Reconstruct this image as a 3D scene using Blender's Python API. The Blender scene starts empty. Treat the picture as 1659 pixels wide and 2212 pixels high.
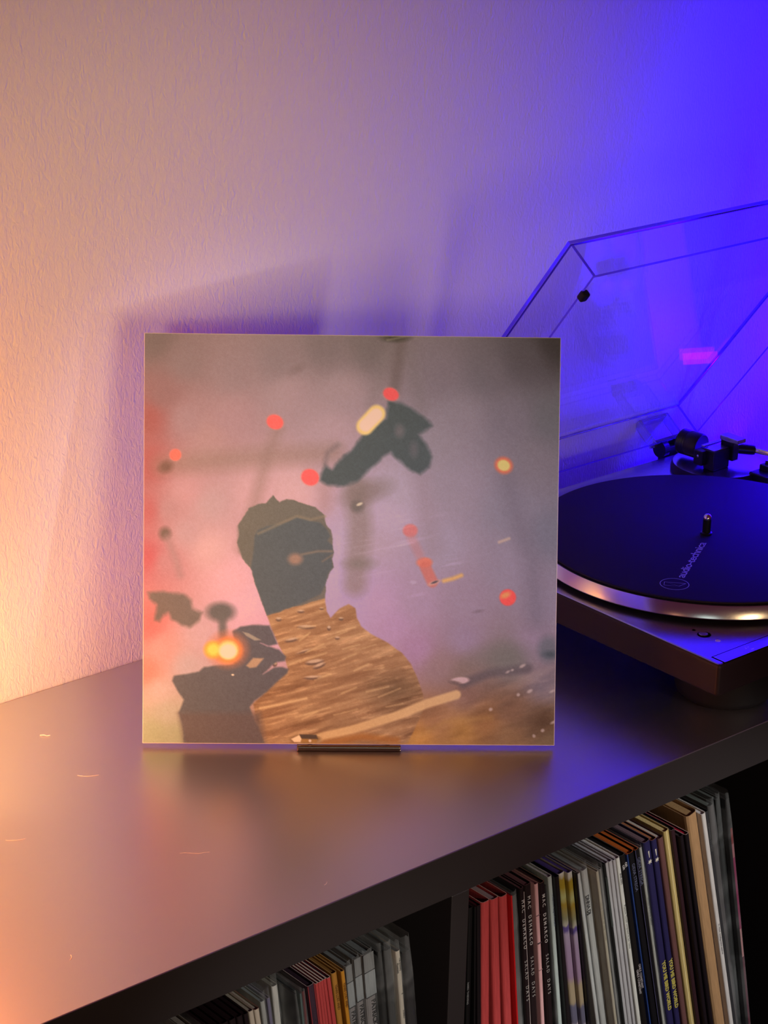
import bpy, bmesh, math
import numpy as np
from mathutils import Vector, Matrix
# ------------------------------------------------------------------ camera, world, lights, exposure
SC = bpy.context.scene
COL = SC.collection
def rgb(r, g, b):                                   # display sRGB 0..255 -> linear
    f = lambda c: (c/255/12.92) if c/255 <= .04045 else ((c/255+.055)/1.055)**2.4
    return (f(r), f(g), f(b), 1.0)
cd = bpy.data.cameras.new('camera'); cam = bpy.data.objects.new('camera', cd); COL.objects.link(cam)
YAW, PITCH, ROLL = -.7118, .37107, .02189
fw = Vector((-math.sin(YAW)*math.cos(PITCH), math.cos(YAW)*math.cos(PITCH), -math.sin(PITCH)))
rt = Vector((math.cos(YAW), math.sin(YAW), 0)); up = rt.cross(fw)
r2 = rt*math.cos(ROLL)+up*math.sin(ROLL); u2 = -rt*math.sin(ROLL)+up*math.cos(ROLL)
cam.matrix_world = Matrix(((r2.x, u2.x, -fw.x, -.23336), (r2.y, u2.y, -fw.y, -1.04242), (r2.z, u2.z, -fw.z, .81094), (0, 0, 0, 1)))
cd.sensor_fit = 'VERTICAL'; cd.sensor_height = 36; cd.lens = 36*4950.05/2212; cd.clip_start = .05; cd.clip_end = 50
SC.camera = cam
w = bpy.data.worlds.new('world'); SC.world = w; w.use_nodes = True
w.node_tree.nodes['Background'].inputs[0].default_value = (1.1, .24, .55, 1)
w.node_tree.nodes['Background'].inputs[1].default_value = .05
SC.view_settings.view_transform = 'Standard'; SC.view_settings.look = 'None'
SC.view_settings.exposure = 0; SC.view_settings.gamma = 1; SC.view_settings.use_curve_mapping = False
def light(name, kind, loc, color, power, size=.1, target=None, size_y=None):
    d = bpy.data.lights.new(name, kind); o = bpy.data.objects.new(name, d); COL.objects.link(o)
    o.location = loc; d.color = color; d.energy = power
    if kind == 'AREA':
        d.size = size
        if size_y: d.shape = 'RECTANGLE'; d.size_y = size_y
    else: d.shadow_soft_size = size
    if target: o.rotation_euler = (Vector(target)-Vector(loc)).to_track_quat('-Z', 'Y').to_euler()
    return o
# warm table lamp just left of the frame, blue lamp behind the turntable, soft room light, plus fills added without a real source
def aim_spot(name, loc, target, color, power, angle, blend, size):
    o = light(name, 'SPOT', loc, color, power, size, target); o.data.spot_size = math.radians(angle); o.data.spot_blend = blend; return o
light('warm_lamp', 'AREA', (.40, .22, .20), (1, .11, .022), .46, .12, (.54, .40, .22), .16)
light('glow_lamp', 'AREA', (.48, .280, .050), (1, .58, .22), .36, .09, (.62, .40, .030), .05)
light('orange_fill', 'AREA', (.31, .16, .16), (1, .27, .08), 3.2, .16, (.34, .12, 0), .16)  # added panel with no real source, puts an orange sheen on the shelf
light('blue_lamp', 'AREA', (1.70, .24, .25), (.012, .0, 1), 6.3, .12, (1.44, .40, .25), .5)
light('blue_bar', 'POINT', (1.62, .35, .15), (.02, 0, 1), 4.6, .03)
light('magenta_bar', 'AREA', (1.499, .369, .03), (1, 0, .35), .0025, .012, (1.36, .35, .163), .036)
aim_spot('room_spot', (.15, -1.9, .42), (.75, .40, .26), (1, .69, .36), 103, 17.5, .2, .44)
aim_spot('side_fill', (-1.0, -1.3, .80), (.76, .40, .33), (1, .70, .36), 70, 14.5, .3, .16)  # added fill that lightens the leaning sleeve's shadow on the wall
aim_spot('picture_fill', (1.05, -1.8, .15), (.865, .13, .125), (1, .74, .85), 56, 10.5, .6, .08)  # added fill evening out the light across the leaning sleeve
light('rim_fill', 'AREA', (-.13, -1.15, .13), (.80, 1, .95), .40, .30, (1.05, .05, .07), .30)  # this and the next: added panels, seen only as platter rim highlights
light('rim_fill', 'AREA', (.52, -1.60, .13), (1, .95, .80), .10, .12, (1.05, .05, .07), .26)
light('rim_fill_warm', 'AREA', (-.55, -.70, .13), (1, .46, .26), .14, .14, (1.05, .05, .07), .26)  # added panel giving the platter rim an orange highlight
aim_spot('shelf_fill', (1.18, -1.6, .55), (1.01, 0, -.21), (1, .99, .96), 78, 14.5, .4, .05)  # this and the next: added spots that brighten record spines and tops
aim_spot('shelf_fill', (.52, -1.6, .55), (.64, 0, -.20), (1, .99, .96), 50, 15, .4, .05)
# ------------------------------------------------------------------ helpers
def mat(name, base=(.5, .5, .5, 1), rough=.5, metal=0, spec=.5, coat=0, coat_rough=.1, emit=None):
    m = bpy.data.materials.new(name); m.use_nodes = True
    b = m.node_tree.nodes['Principled BSDF']
    b.inputs['Base Color'].default_value = base; b.inputs['Roughness'].default_value = rough
    b.inputs['Metallic'].default_value = metal; b.inputs['Specular IOR Level'].default_value = spec
    b.inputs['Coat Weight'].default_value = coat; b.inputs['Coat Roughness'].default_value = coat_rough
    return m
def N(m, t, **kw):
    n = m.node_tree.nodes.new(t)
    for k, v in kw.items():
        if k in n.inputs: n.inputs[k].default_value = v
        else: setattr(n, k, v)
    return n
def L(m, a, ao, b, bi): m.node_tree.links.new(a.outputs[ao], b.inputs[bi])
def BS(m): return m.node_tree.nodes['Principled BSDF']
def noisy(m, c1, c2, scale=(40, 40, 40), detail=3, lo=.4, hi=.6, bump=0, bscale=None):
    tc = N(m, 'ShaderNodeTexCoord'); mp = N(m, 'ShaderNodeMapping'); mp.inputs['Scale'].default_value = scale
    no = N(m, 'ShaderNodeTexNoise', Scale=1.0, Detail=detail); rp = N(m, 'ShaderNodeValToRGB')
    L(m, tc, 'Object', mp, 0); L(m, mp, 0, no, 'Vector'); L(m, no, 'Fac', rp, 0)
    rp.color_ramp.elements[0].position = lo; rp.color_ramp.elements[0].color = c1
    rp.color_ramp.elements[1].position = hi; rp.color_ramp.elements[1].color = c2
    L(m, rp, 0, BS(m), 'Base Color')
    if bump:
        bp = N(m, 'ShaderNodeBump', Strength=bump, Distance=.0005); L(m, no, 'Fac', bp, 'Height'); L(m, bp, 0, BS(m), 'Normal')
    return m
def link(name, me, mats, parent=None, smooth=False):
    o = bpy.data.objects.new(name, me); COL.objects.link(o)
    for m in (mats if isinstance(mats, (list, tuple)) else [mats]): me.materials.append(m)
    if parent: o.parent = parent
    if smooth:
        for f in me.polygons: f.use_smooth = True
        me.set_sharp_from_angle(angle=math.radians(38))
    return o
def obj(name, bm, mats, parent=None, smooth=False):
    bmesh.ops.recalc_face_normals(bm, faces=bm.faces)
    me = bpy.data.meshes.new(name); bm.to_mesh(me); bm.free()
    return link(name, me, mats, parent, smooth)
def thing(name, label, cat, loc=(0, 0, 0), group=None, rot=None):
    o = bpy.data.objects.new(name, None); COL.objects.link(o); o.location = loc; o.empty_display_size = .02
    if rot: o.rotation_euler = rot
    return tag(o, label, cat, group)
def tag(o, label, cat, group=None):
    o['label'] = label; o['category'] = cat
    if group: o['group'] = group
    return o
def box(bm, x0, x1, y0, y1, z0, z1, bev=0, seg=2, M=None, mi=0):
    r = bmesh.ops.create_cube(bm, size=1)
    vs = r['verts']
    for v in vs: v.co = Vector((x0+(v.co.x+.5)*(x1-x0), y0+(v.co.y+.5)*(y1-y0), z0+(v.co.z+.5)*(z1-z0)))
    if M: bmesh.ops.transform(bm, matrix=M, verts=vs)
    if mi:
        for f in {f for v in vs for f in v.link_faces}: f.material_index = mi
    if bev:
        es = list({e for v in vs for e in v.link_edges})
        bmesh.ops.bevel(bm, geom=es, offset=bev, segments=seg, affect='EDGES', profile=.5)
    return bm
def bx(*a, **k): return box(bmesh.new(), *a, **k)
def lathe(bm, prof, seg=96, M=None, cap=True):      # prof: (radius, z) pairs around the local z axis
    rings = []
    for r, z in prof:
        if r < 1e-6: rings.append([bm.verts.new((0, 0, z))])
        else: rings.append([bm.verts.new((r*math.cos(2*math.pi*i/seg), r*math.sin(2*math.pi*i/seg), z)) for i in range(seg)])
    for a, b in zip(rings, rings[1:]):
        for i in range(seg):
            j = (i+1) % seg
            if len(a) == 1: bm.faces.new((a[0], b[i], b[j]))
            elif len(b) == 1: bm.faces.new((a[i], a[j], b[0]))
            else: bm.faces.new((a[i], a[j], b[j], b[i]))
    if M: bmesh.ops.transform(bm, matrix=M, verts=[v for r in rings for v in r])
    return bm
def tube(bm, pts, rad, seg=16):
    pts = [Vector(p) for p in pts]; rings = []
    for i, p in enumerate(pts):
        d = (pts[min(i+1, len(pts)-1)]-pts[max(i-1, 0)]).normalized()
        a = d.cross(Vector((0, 0, 1)) if abs(d.z) < .9 else Vector((1, 0, 0))).normalized(); b = d.cross(a)
        r = rad[i] if isinstance(rad, (list, tuple)) else rad
        rings.append([bm.verts.new(p+a*r*math.cos(2*math.pi*k/seg)+b*r*math.sin(2*math.pi*k/seg)) for k in range(seg)])
    for a, b in zip(rings, rings[1:]):
        for k in range(seg): bm.faces.new((a[k], a[(k+1) % seg], b[(k+1) % seg], b[k]))
    bm.faces.new(rings[0]); bm.faces.new(rings[-1])
    return bm
def text_mesh(s, size, spacing=1.0, bold=0.0, depth=.00006):
    c = bpy.data.curves.new('lettering', 'FONT'); c.body = s; c.size = size; c.space_character = spacing
    c.offset = bold; c.extrude = depth; c.resolution_u = 2; c.align_y = 'CENTER'
    t = bpy.data.objects.new('lettering', c); COL.objects.link(t)
    dg = bpy.context.evaluated_depsgraph_get(); dg.update()
    me = bpy.data.meshes.new_from_object(t.evaluated_get(dg)); bpy.data.objects.remove(t); me.materials.clear()
    return me
# ------------------------------------------------------------------ materials of the setting
m_wall = mat('painted_wall', (.76, .745, .73, 1), .75, spec=.25)
tc = N(m_wall, 'ShaderNodeTexCoord'); mp = N(m_wall, 'ShaderNodeMapping'); mp.inputs['Scale'].default_value = (300, 1, 120)
n1 = N(m_wall, 'ShaderNodeTexNoise', Scale=1.0, Detail=3, Roughness=.5, Distortion=1.2)
mp2 = N(m_wall, 'ShaderNodeMapping'); mp2.inputs['Scale'].default_value = (60, 1, 40)
n2 = N(m_wall, 'ShaderNodeTexNoise', Scale=1.0, Detail=2)
mx = N(m_wall, 'ShaderNodeMath', operation='MULTIPLY_ADD'); mx.inputs[1].default_value = .7
bp = N(m_wall, 'ShaderNodeBump', Strength=.7, Distance=.0015)
L(m_wall, tc, 'Object', mp, 0); L(m_wall, mp, 0, n1, 'Vector'); L(m_wall, tc, 'Object', mp2, 0); L(m_wall, mp2, 0, n2, 'Vector')
L(m_wall, n2, 'Fac', mx, 0); L(m_wall, n1, 'Fac', mx, 2); L(m_wall, mx, 0, bp, 'Height'); L(m_wall, bp, 0, BS(m_wall), 'Normal')
m_floor = noisy(mat('floor_boards', rough=.5), (.08, .05, .03, 1), (.13, .09, .06, 1), (3, 40, 3))
m_shelf = mat('black_brown_foil', (.030, .025, .026, 1), .33); BS(m_shelf).inputs['IOR'].default_value = 8
# fine embossed grain and a light dusting
tc = N(m_shelf, 'ShaderNodeTexCoord'); n1 = N(m_shelf, 'ShaderNodeTexNoise', Scale=900.0, Detail=2)
bp = N(m_shelf, 'ShaderNodeBump', Strength=.12, Distance=.0002); L(m_shelf, tc, 'Object', n1, 'Vector'); L(m_shelf, n1, 'Fac', bp, 'Height')
L(m_shelf, bp, 0, BS(m_shelf), 'Normal')
mp = N(m_shelf, 'ShaderNodeMapping'); mp.inputs['Scale'].default_value = (140, 420, 200); mp.inputs['Rotation'].default_value = (0, 0, .3)
n2 = N(m_shelf, 'ShaderNodeTexNoise', Scale=1.0, Detail=4, Roughness=.7); rp = N(m_shelf, 'ShaderNodeValToRGB')
L(m_shelf, tc, 'Object', mp, 0); L(m_shelf, mp, 0, n2, 'Vector'); L(m_shelf, n2, 'Fac', rp, 0)
rp.color_ramp.elements[0].position = .70; rp.color_ramp.elements[0].color = (.030, .025, .026, 1)
rp.color_ramp.elements[1].position = .80; rp.color_ramp.elements[1].color = (.12, .11, .11, 1)
L(m_shelf, rp, 0, BS(m_shelf), 'Base Color')
m_band = mat('edge_band', (.026, .021, .021, 1), .5, spec=.4)
# ------------------------------------------------------------------ the room
o = obj('wall_back', bx(-1.6, 3.4, .4012, .52, -.77, 1.9), m_wall); o['kind'] = 'structure'
o = obj('floor', bx(-1.6, 3.4, -3.2, .52, -.83, -.77), m_floor); o['kind'] = 'structure'
o = obj('baseboard_back', bx(-1.6, 3.4, .3885, .4010, -.77, -.72, bev=.001), mat('white_trim', (.7, .7, .68, 1), .5)); o['kind'] = 'structure'
# ------------------------------------------------------------------ shelving unit
TH = .0363; D0 = .4003; XD = [(.375-.0169, .375), (.7382, .7551), (1.1182, 1.1351)]
shelf = thing('shelving_unit', 'long low black-brown cube shelving unit against the wall, records in its compartments', 'shelf', (.75, .2, -.77))
def sp(name, *a, **k):
    o = obj(name, bx(*a, **k), [m_shelf, m_band], shelf)
    for f in o.data.polygons: f.material_index = int(abs(f.normal.z) < .6)
    o.matrix_parent_inverse = Matrix.Translation((-.75, -.2, .77)); return o
sp('top_board', -.043, 1.536, 0, D0, -TH, 0, bev=.0009, seg=3)
for x0, x1 in XD: sp('divider', x0, x1, .0004, .3880, -.3713, -TH-.0001, bev=.0006)
sp('shelf_board', -.005, 1.498, .0004, .3880, -.3880, -.3714, bev=.0006)
for x0, x1 in XD: sp('divider', x0, x1, .0004, .3880, -.7320, -.3881, bev=.0006)
sp('bottom_board', -.043, 1.536, 0, .3880, -.7695, -.7325, bev=.0009)
sp('side_panel', -.043, -.006, 0, .3880, -.7324, -TH-.0001, bev=.0009)
sp('side_panel', 1.499, 1.536, 0, .3880, -.7324, -TH-.0001, bev=.0009)
# ------------------------------------------------------------------ record sleeves in the compartments
# (key, floor x mm, front y mm, thickness mm, lean degrees, length mm)
RIGHT=[('blk1', 766.3, 6.1, 4.36, 1.01, 313.8),
('blk2', 777.8, 4.8, 1.85, 2.3, 314.1),
('blk3', 784.0, 4.7, 3.92, 2.99, 314.2),
('redA', 788.5, 5.3, 8.08, 2.8, 314.2),
('redB', 806.3, 4.2, 7.6, 4.55, 314.8),
('redC', 819.7, 3.0, 7.62, 5.58, 315.3),
('crim', 831.4, -0.0, 1.54, 6.29, 315.7),
('photo', 838.1, 4.9, 6.81, 6.57, 315.9),
('mac1', 845.3, 3.0, 3.89, 6.61, 315.9),
('mac2', 851.3, 4.1, 6.87, 6.66, 315.9),
('pink', 858.6, 0.8, 3.7, 6.69, 315.9),
('mac3', 867.6, -0.7, 5.12, 7.62, 316.6),
('gloss', 877.9, -0.7, 2.87, 8.52, 317.3),
('pale', 882.7, 2.0, 4.09, 8.34, 317.2),
('coal', 890.6, -1.5, 3.91, 8.99, 317.7),
('ptA', 900.7, 0.3, 6.97, 9.98, 318.6),
('ptB', 908.1, -2.6, 5.01, 10.02, 318.7),
('blk4', 913.5, -5.8, 2.14, 10.08, 318.7),
('whA', 929.0, -4.9, 4.72, 12.39, 321.3),
('dj', 934.5, -4.0, 7.26, 12.29, 321.2),
('beige', 942.3, -11.4, 4.13, 12.34, 321.2),
('greyA', 946.9, -10.3, 3.79, 12.36, 321.2),
('blk5', 951.1, -10.8, 2.53, 12.4, 321.3),
('mot1', 954.0, -10.1, 3.36, 12.46, 321.4),
('mot2', 957.8, -10.2, 3.95, 12.46, 321.4),
('mot3', 962.4, -10.7, 2.81, 12.54, 321.5),
('tiny', 969.0, -10.3, 3.96, 13.04, 322.1),
('ofi', 975.7, -9.8, 5.45, 13.33, 322.5),
('blue', 982.6, -11.0, 1.46, 13.53, 322.8),
('str1', 986.7, -11.1, 6.38, 13.97, 323.4),
('str2', 993.6, -10.2, 4.51, 13.79, 323.1),
('palg', 1001.5, -6.5, 4.04, 13.61, 322.9),
('nav1', 1006.4, -7.0, 7.38, 13.71, 323.0),
('nav2', 1014.3, -8.0, 5.82, 13.76, 323.1),
('mauve', 1021.4, -9.3, 5.67, 13.94, 323.3),
('cream', 1033.4, -4.8, 6.16, 14.1, 323.6),
('maroon', 1040.2, -6.3, 4.42, 14.15, 323.6),
('blk6', 1045.1, -10.4, 4.21, 14.19, 323.7),
('blk7', 1049.8, -12.0, 4.41, 14.24, 323.7),
('tan', 1068.8, 0.3, 12.27, 14.75, 324.5),
('white', 1081.8, -3.7, 4.69, 14.8, 324.5),
('char', 1087.0, -2.7, 3.86, 14.85, 324.6),
('grey1', 1092.3, 4.9, 7.52, 13.54, 322.7),
('poly', 1100.4, 9.3, 5.45, 12.69, 321.7),
('mag', 1106.3, 4.2, 6.07, 12.73, 321.7)]
LEFT=[('far', 558.6, 0.1, 9.07, 8.5, 317.3),
('b1', 568.7, 0.2, 5.78, 8.5, 317.3),
('b2', 574.9, -0.1, 5.43, 8.47, 317.3),
('b3', 580.7, -0.5, 5.46, 8.5, 317.3),
('b4', 586.8, -0.6, 5.49, 8.5, 317.3),
('b5', 592.9, -0.6, 5.13, 8.5, 317.3),
('b6', 598.5, -0.9, 3.62, 8.5, 317.3),
('crA', 605.1, -0.4, 4.02, 8.86, 317.6),
('crB', 609.5, -1.0, 4.03, 8.88, 317.6),
('bagA', 613.9, 7.5, 4.87, 7.62, 316.6),
('viol', 619.2, 8.4, 3.92, 7.49, 316.4),
('bagB', 623.5, 17.3, 6.16, 6.2, 315.7),
('tealb', 630.0, 0.6, 3.2, 6.25, 315.7),
('teal', 633.6, -0.9, 2.62, 6.28, 315.7),
('redp', 638.0, 0.1, 3.52, 6.58, 315.9),
('cow', 649.4, -1.1, 6.36, 7.98, 316.9),
('rd1', 656.2, -1.8, 2.5, 8.03, 316.9),
('rd2', 659.5, -1.6, 2.51, 8.15, 317.0),
('rd3', 662.4, -1.1, 2.36, 8.2, 317.0),
('rd4', 667.7, -0.9, 2.67, 8.71, 317.5),
('rd5', 670.8, -1.3, 3.4, 8.75, 317.5),
('gold1', 674.6, 0.9, 4.68, 8.35, 317.1),
('gold2', 679.7, -0.9, 3.05, 8.04, 316.9),
('pat1', 683.2, 5.5, 6.91, 7.09, 316.2),
('pat2', 690.6, 8.7, 7.27, 6.57, 315.9),
('pat3', 698.3, 8.8, 10.66, 6.42, 315.7),
('bgA', 709.5, 5.9, 4.61, 6.47, 315.9),
('bgB', 714.5, 3.6, 7.65, 6.51, 315.9),
('lab', 722.6, 0.8, 5.36, 6.57, 315.9),
('bag3', 728.4, -0.2, 8.6, 6.6, 315.9)]

def cmat(c, rough=.45, **k): return mat('sleeve_card', rgb(*c), rough, **k)
_mc = {}
def card(c, rough=.45):
    key = (tuple(c), rough)
    if key not in _mc:
        base = rgb(*c); dk = tuple(x*.82 for x in base[:3])+(1,)
        _mc[key] = noisy(mat('sleeve_card', rough=rough), dk, base, (900, 900, 60), 2, .3, .6)
    return _mc[key]
m_poly = mat('clear_poly', (1, 1, 1, 1), .2)
def clear(m, tint, rough, ior, haze=0.0):
    """thin clear plastic: straight-through tint plus a Fresnel gloss and a little haze"""
    nt = m.node_tree; nt.nodes.remove(BS(m)); out = nt.nodes['Material Output']
    tr = N(m, 'ShaderNodeBsdfTransparent'); tr.inputs[0].default_value = tint
    gl = N(m, 'ShaderNodeBsdfGlossy'); gl.inputs['Roughness'].default_value = rough
    lw = N(m, 'ShaderNodeLayerWeight'); lw.inputs['Blend'].default_value = .5; f0 = ((ior-1)/(ior+1))**2
    pw = N(m, 'ShaderNodeMath', operation='POWER'); pw.inputs[1].default_value = 5; L(m, lw, 'Facing', pw, 0)
    fr = N(m, 'ShaderNodeMath', operation='MULTIPLY_ADD'); fr.inputs[1].default_value = 1-f0; fr.inputs[2].default_value = f0; L(m, pw, 0, fr, 0)
    mx = N(m, 'ShaderNodeMixShader'); L(m, fr, 0, mx, 0); L(m, tr, 0, mx, 1); L(m, gl, 0, mx, 2)
    if haze:
        df = N(m, 'ShaderNodeBsdfDiffuse'); df.inputs[0].default_value = (.75, .78, .78, 1)
        tc = N(m, 'ShaderNodeTexCoord'); no = N(m, 'ShaderNodeTexNoise', Scale=30.0, Detail=2, Distortion=.8)
        rp = N(m, 'ShaderNodeMapRange'); rp.inputs[1].default_value = .42; rp.inputs[2].default_value = .72; rp.inputs[3].default_value = haze*.35; rp.inputs[4].default_value = haze*1.6
        m2 = N(m, 'ShaderNodeMixShader'); L(m, tc, 'Object', no, 'Vector'); L(m, no, 'Fac', rp, 0); L(m, rp, 0, m2, 0)
        L(m, mx, 0, m2, 1); L(m, df, 0, m2, 2); L(m, m2, 0, out, 0)
    else: L(m, mx, 0, out, 0)
    return m
clear(m_poly, (.96, .97, .97, 1), .14, 1.4, .085)
def jacket(t, h, dep=.314, wall=.0005, rnd=None):
    """folded card: closed rounded spine in front, open at the back, hollow seen from above"""
    bm = bmesh.new(); r = min(rnd or t*.3, t*.49)
    def ring(x0, x1, y0, r):
        p = [(x0, dep)]
        for k in range(4): a = math.pi*(1+.5*k/3); p.append((x0+r+r*math.cos(a), y0+r+r*math.sin(a)))
        for k in range(4): a = math.pi*(1.5+.5*k/3); p.append((x1-r+r*math.cos(a), y0+r+r*math.sin(a)))
        return p+[(x1, dep)]
    wl = min(wall, t*.3)
    A = ring(0, t, 0, r); B = ring(wl, t-wl, wl, max(r-wl, .0001))
    V = [[bm.verts.new((x, y, z)) for x, y in P] for P in (A, B) for z in (0, h)]
    n = len(A)
    for i in range(n-1):
        bm.faces.new((V[0][i], V[0][i+1], V[1][i+1], V[1][i]))
        bm.faces.new((V[2][i+1], V[2][i], V[3][i], V[3][i+1]))
        f = bm.faces.new((V[1][i], V[1][i+1], V[3][i+1], V[3][i])); f.material_index = 1
        bm.faces.new((V[0][i+1], V[0][i], V[2][i], V[2][i+1]))
    for i in (0, n-1): bm.faces.new((V[0][i], V[1][i], V[3][i], V[2][i]))
    return bm
def ramp_mat(stops, zig=0.0, zw=.006, x0=0.0, noise=.0):
    m = mat('printed_spine', rough=.4); tc = N(m, 'ShaderNodeTexCoord'); sx = N(m, 'ShaderNodeSeparateXYZ')
    L(m, tc, 'Object', sx, 0); rp = N(m, 'ShaderNodeValToRGB')
    a = N(m, 'ShaderNodeMath', operation='SUBTRACT'); a.inputs[1].default_value = x0
    b = N(m, 'ShaderNodeMath', operation='ABSOLUTE'); c = N(m, 'ShaderNodeMath', operation='MULTIPLY_ADD'); c.inputs[1].default_value = zig
    L(m, sx, 'X', a, 0); L(m, a, 0, b, 0); L(m, b, 0, c, 0); L(m, sx, 'Z', c, 2)
    no = N(m, 'ShaderNodeTexNoise', Scale=260.0, Detail=2); d = N(m, 'ShaderNodeMath', operation='MULTIPLY_ADD'); d.inputs[1].default_value = noise
    L(m, tc, 'Object', no, 'Vector'); L(m, no, 'Fac', d, 0); L(m, c, 0, d, 2)
    e = N(m, 'ShaderNodeMapRange'); e.inputs[1].default_value = .12; e.inputs[2].default_value = .33; L(m, d, 0, e, 0); L(m, e, 0, rp, 0)
    cr = rp.color_ramp
    while len(cr.elements) < len(stops): cr.elements.new(.5)
    for el, (z, col) in zip(cr.elements, stops): el.position = (z-.12)/.21; el.color = rgb(*col)
    L(m, rp, 0, BS(m), 'Base Color'); return m
def record(rec, spine, top, label, rim=None, text=(), poly=0, low=0, inner=True, rough=.45, group=None, smat=None, bands=(), raise_=0):
    key, x, y, t, lean, h = rec; x /= 1000; y /= 1000; t /= 1000; h /= 1000
    root = thing('record_sleeve', label, 'record', (x, y, -.3712), group, (0, -math.radians(lean), 0))
    px = .0006 if poly else 0
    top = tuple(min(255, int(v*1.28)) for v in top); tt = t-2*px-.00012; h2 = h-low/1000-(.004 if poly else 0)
    jk = jacket(tt, h2)
    o = obj('jacket', jk, [smat or card(spine, rough), card(rim or top)], root); o.location = (px, 2*px, 0)
    if inner and tt > .0012:
        o = obj('inner_sleeve', bx(px+tt*.26, px+tt*.74, .003, .312, .001, h2-.0012), card(top), root)
    for s, size, z0, col, sx, bold, xo in text:
        me = text_mesh(s, size, sx, bold); o = link('spine_lettering', me, card(col, .6), root)
        # reads downwards along the spine
        o.matrix_parent_inverse = Matrix.Identity(4)
        o.matrix_local = Matrix.Translation((px+tt/2+xo, 2*px-.00012, h2-z0)) @ Matrix(((0, 1, 0, 0), (0, 0, -1, 0), (-1, 0, 0, 0), (0, 0, 0, 1)))
    for z0, z1, x0, x1, col in bands:
        obj('spine_print', bx(px+tt*x0, px+tt*x1, 2*px-.0002, 2*px+.00005, h2-z1, h2-z0), card(col), root)
    if poly:
        bm = bmesh.new(); hh = h+raise_; n = 9; rnd = np.random.RandomState(abs(hash(key)) % 999 if 0 else len(key)*7+int(t*1e5))
        # a bag a little larger than the sleeve with a wavy open top
        ring = [(0, .315), (0, .16), (0, .05), (.0001, .0015), (t*.25, 0), (t*.5, -.0004), (t*.75, 0), (t-.0001, .0015), (t, .05), (t, .16), (t, .315)]
        lo = [bm.verts.new((a, b, .0005)) for a, b in ring]
        mid = [bm.verts.new((a, b, h2*.7)) for a, b in ring]; mid2 = [bm.verts.new((a, b, h2*.93)) for a, b in ring]
        hi = [bm.verts.new((a*.8+t*.1+rnd.uniform(-.0006, .0006)*(t > .003), b+rnd.uniform(0, .002), hh+rnd.uniform(-.0025, .001))) for a, b in ring]
        for A, B in ((lo, mid), (mid, mid2), (mid2, hi)):
            for i in range(len(ring)-1): bm.faces.new((A[i], A[i+1], B[i+1], B[i]))
        obj('outer_bag', bm, m_poly, root, smooth=True)
    return root
K = (14, 13, 13)
W_ = (205, 205, 200)
def MD(s=1): return [('MAC  DEMARCO', .0042, .0105, (205, 200, 195), 1.56, .00002, 0), ('SALAD  DAYS', .0042, .0655, (165, 160, 155), 1.56, -.00001, 0)]
PT = [(.12, (95, 90, 60)), (.150, (110, 60, 45)), (.158, (150, 80, 60)), (.166, (185, 170, 180)), (.172, (185, 170, 180)), (.176, (90, 88, 105)), (.192, (92, 90, 110)),
      (.196, (150, 135, 110)), (.214, (150, 135, 110)), (.220, (135, 110, 135)), (.250, (140, 120, 145)), (.262, (150, 135, 155)), (.266, (85, 70, 125)), (.269, (85, 70, 125)), (.271, (160, 155, 140)),
      (.277, (120, 118, 90)), (.290, (145, 120, 40)), (.297, (165, 165, 110)), (.306, (150, 128, 35)), (.314, (150, 128, 40)), (.318, (190, 190, 180)), (.324, (190, 190, 180))]
GR = 'red record sleeves side by side at the left of the right-hand compartment'
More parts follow.
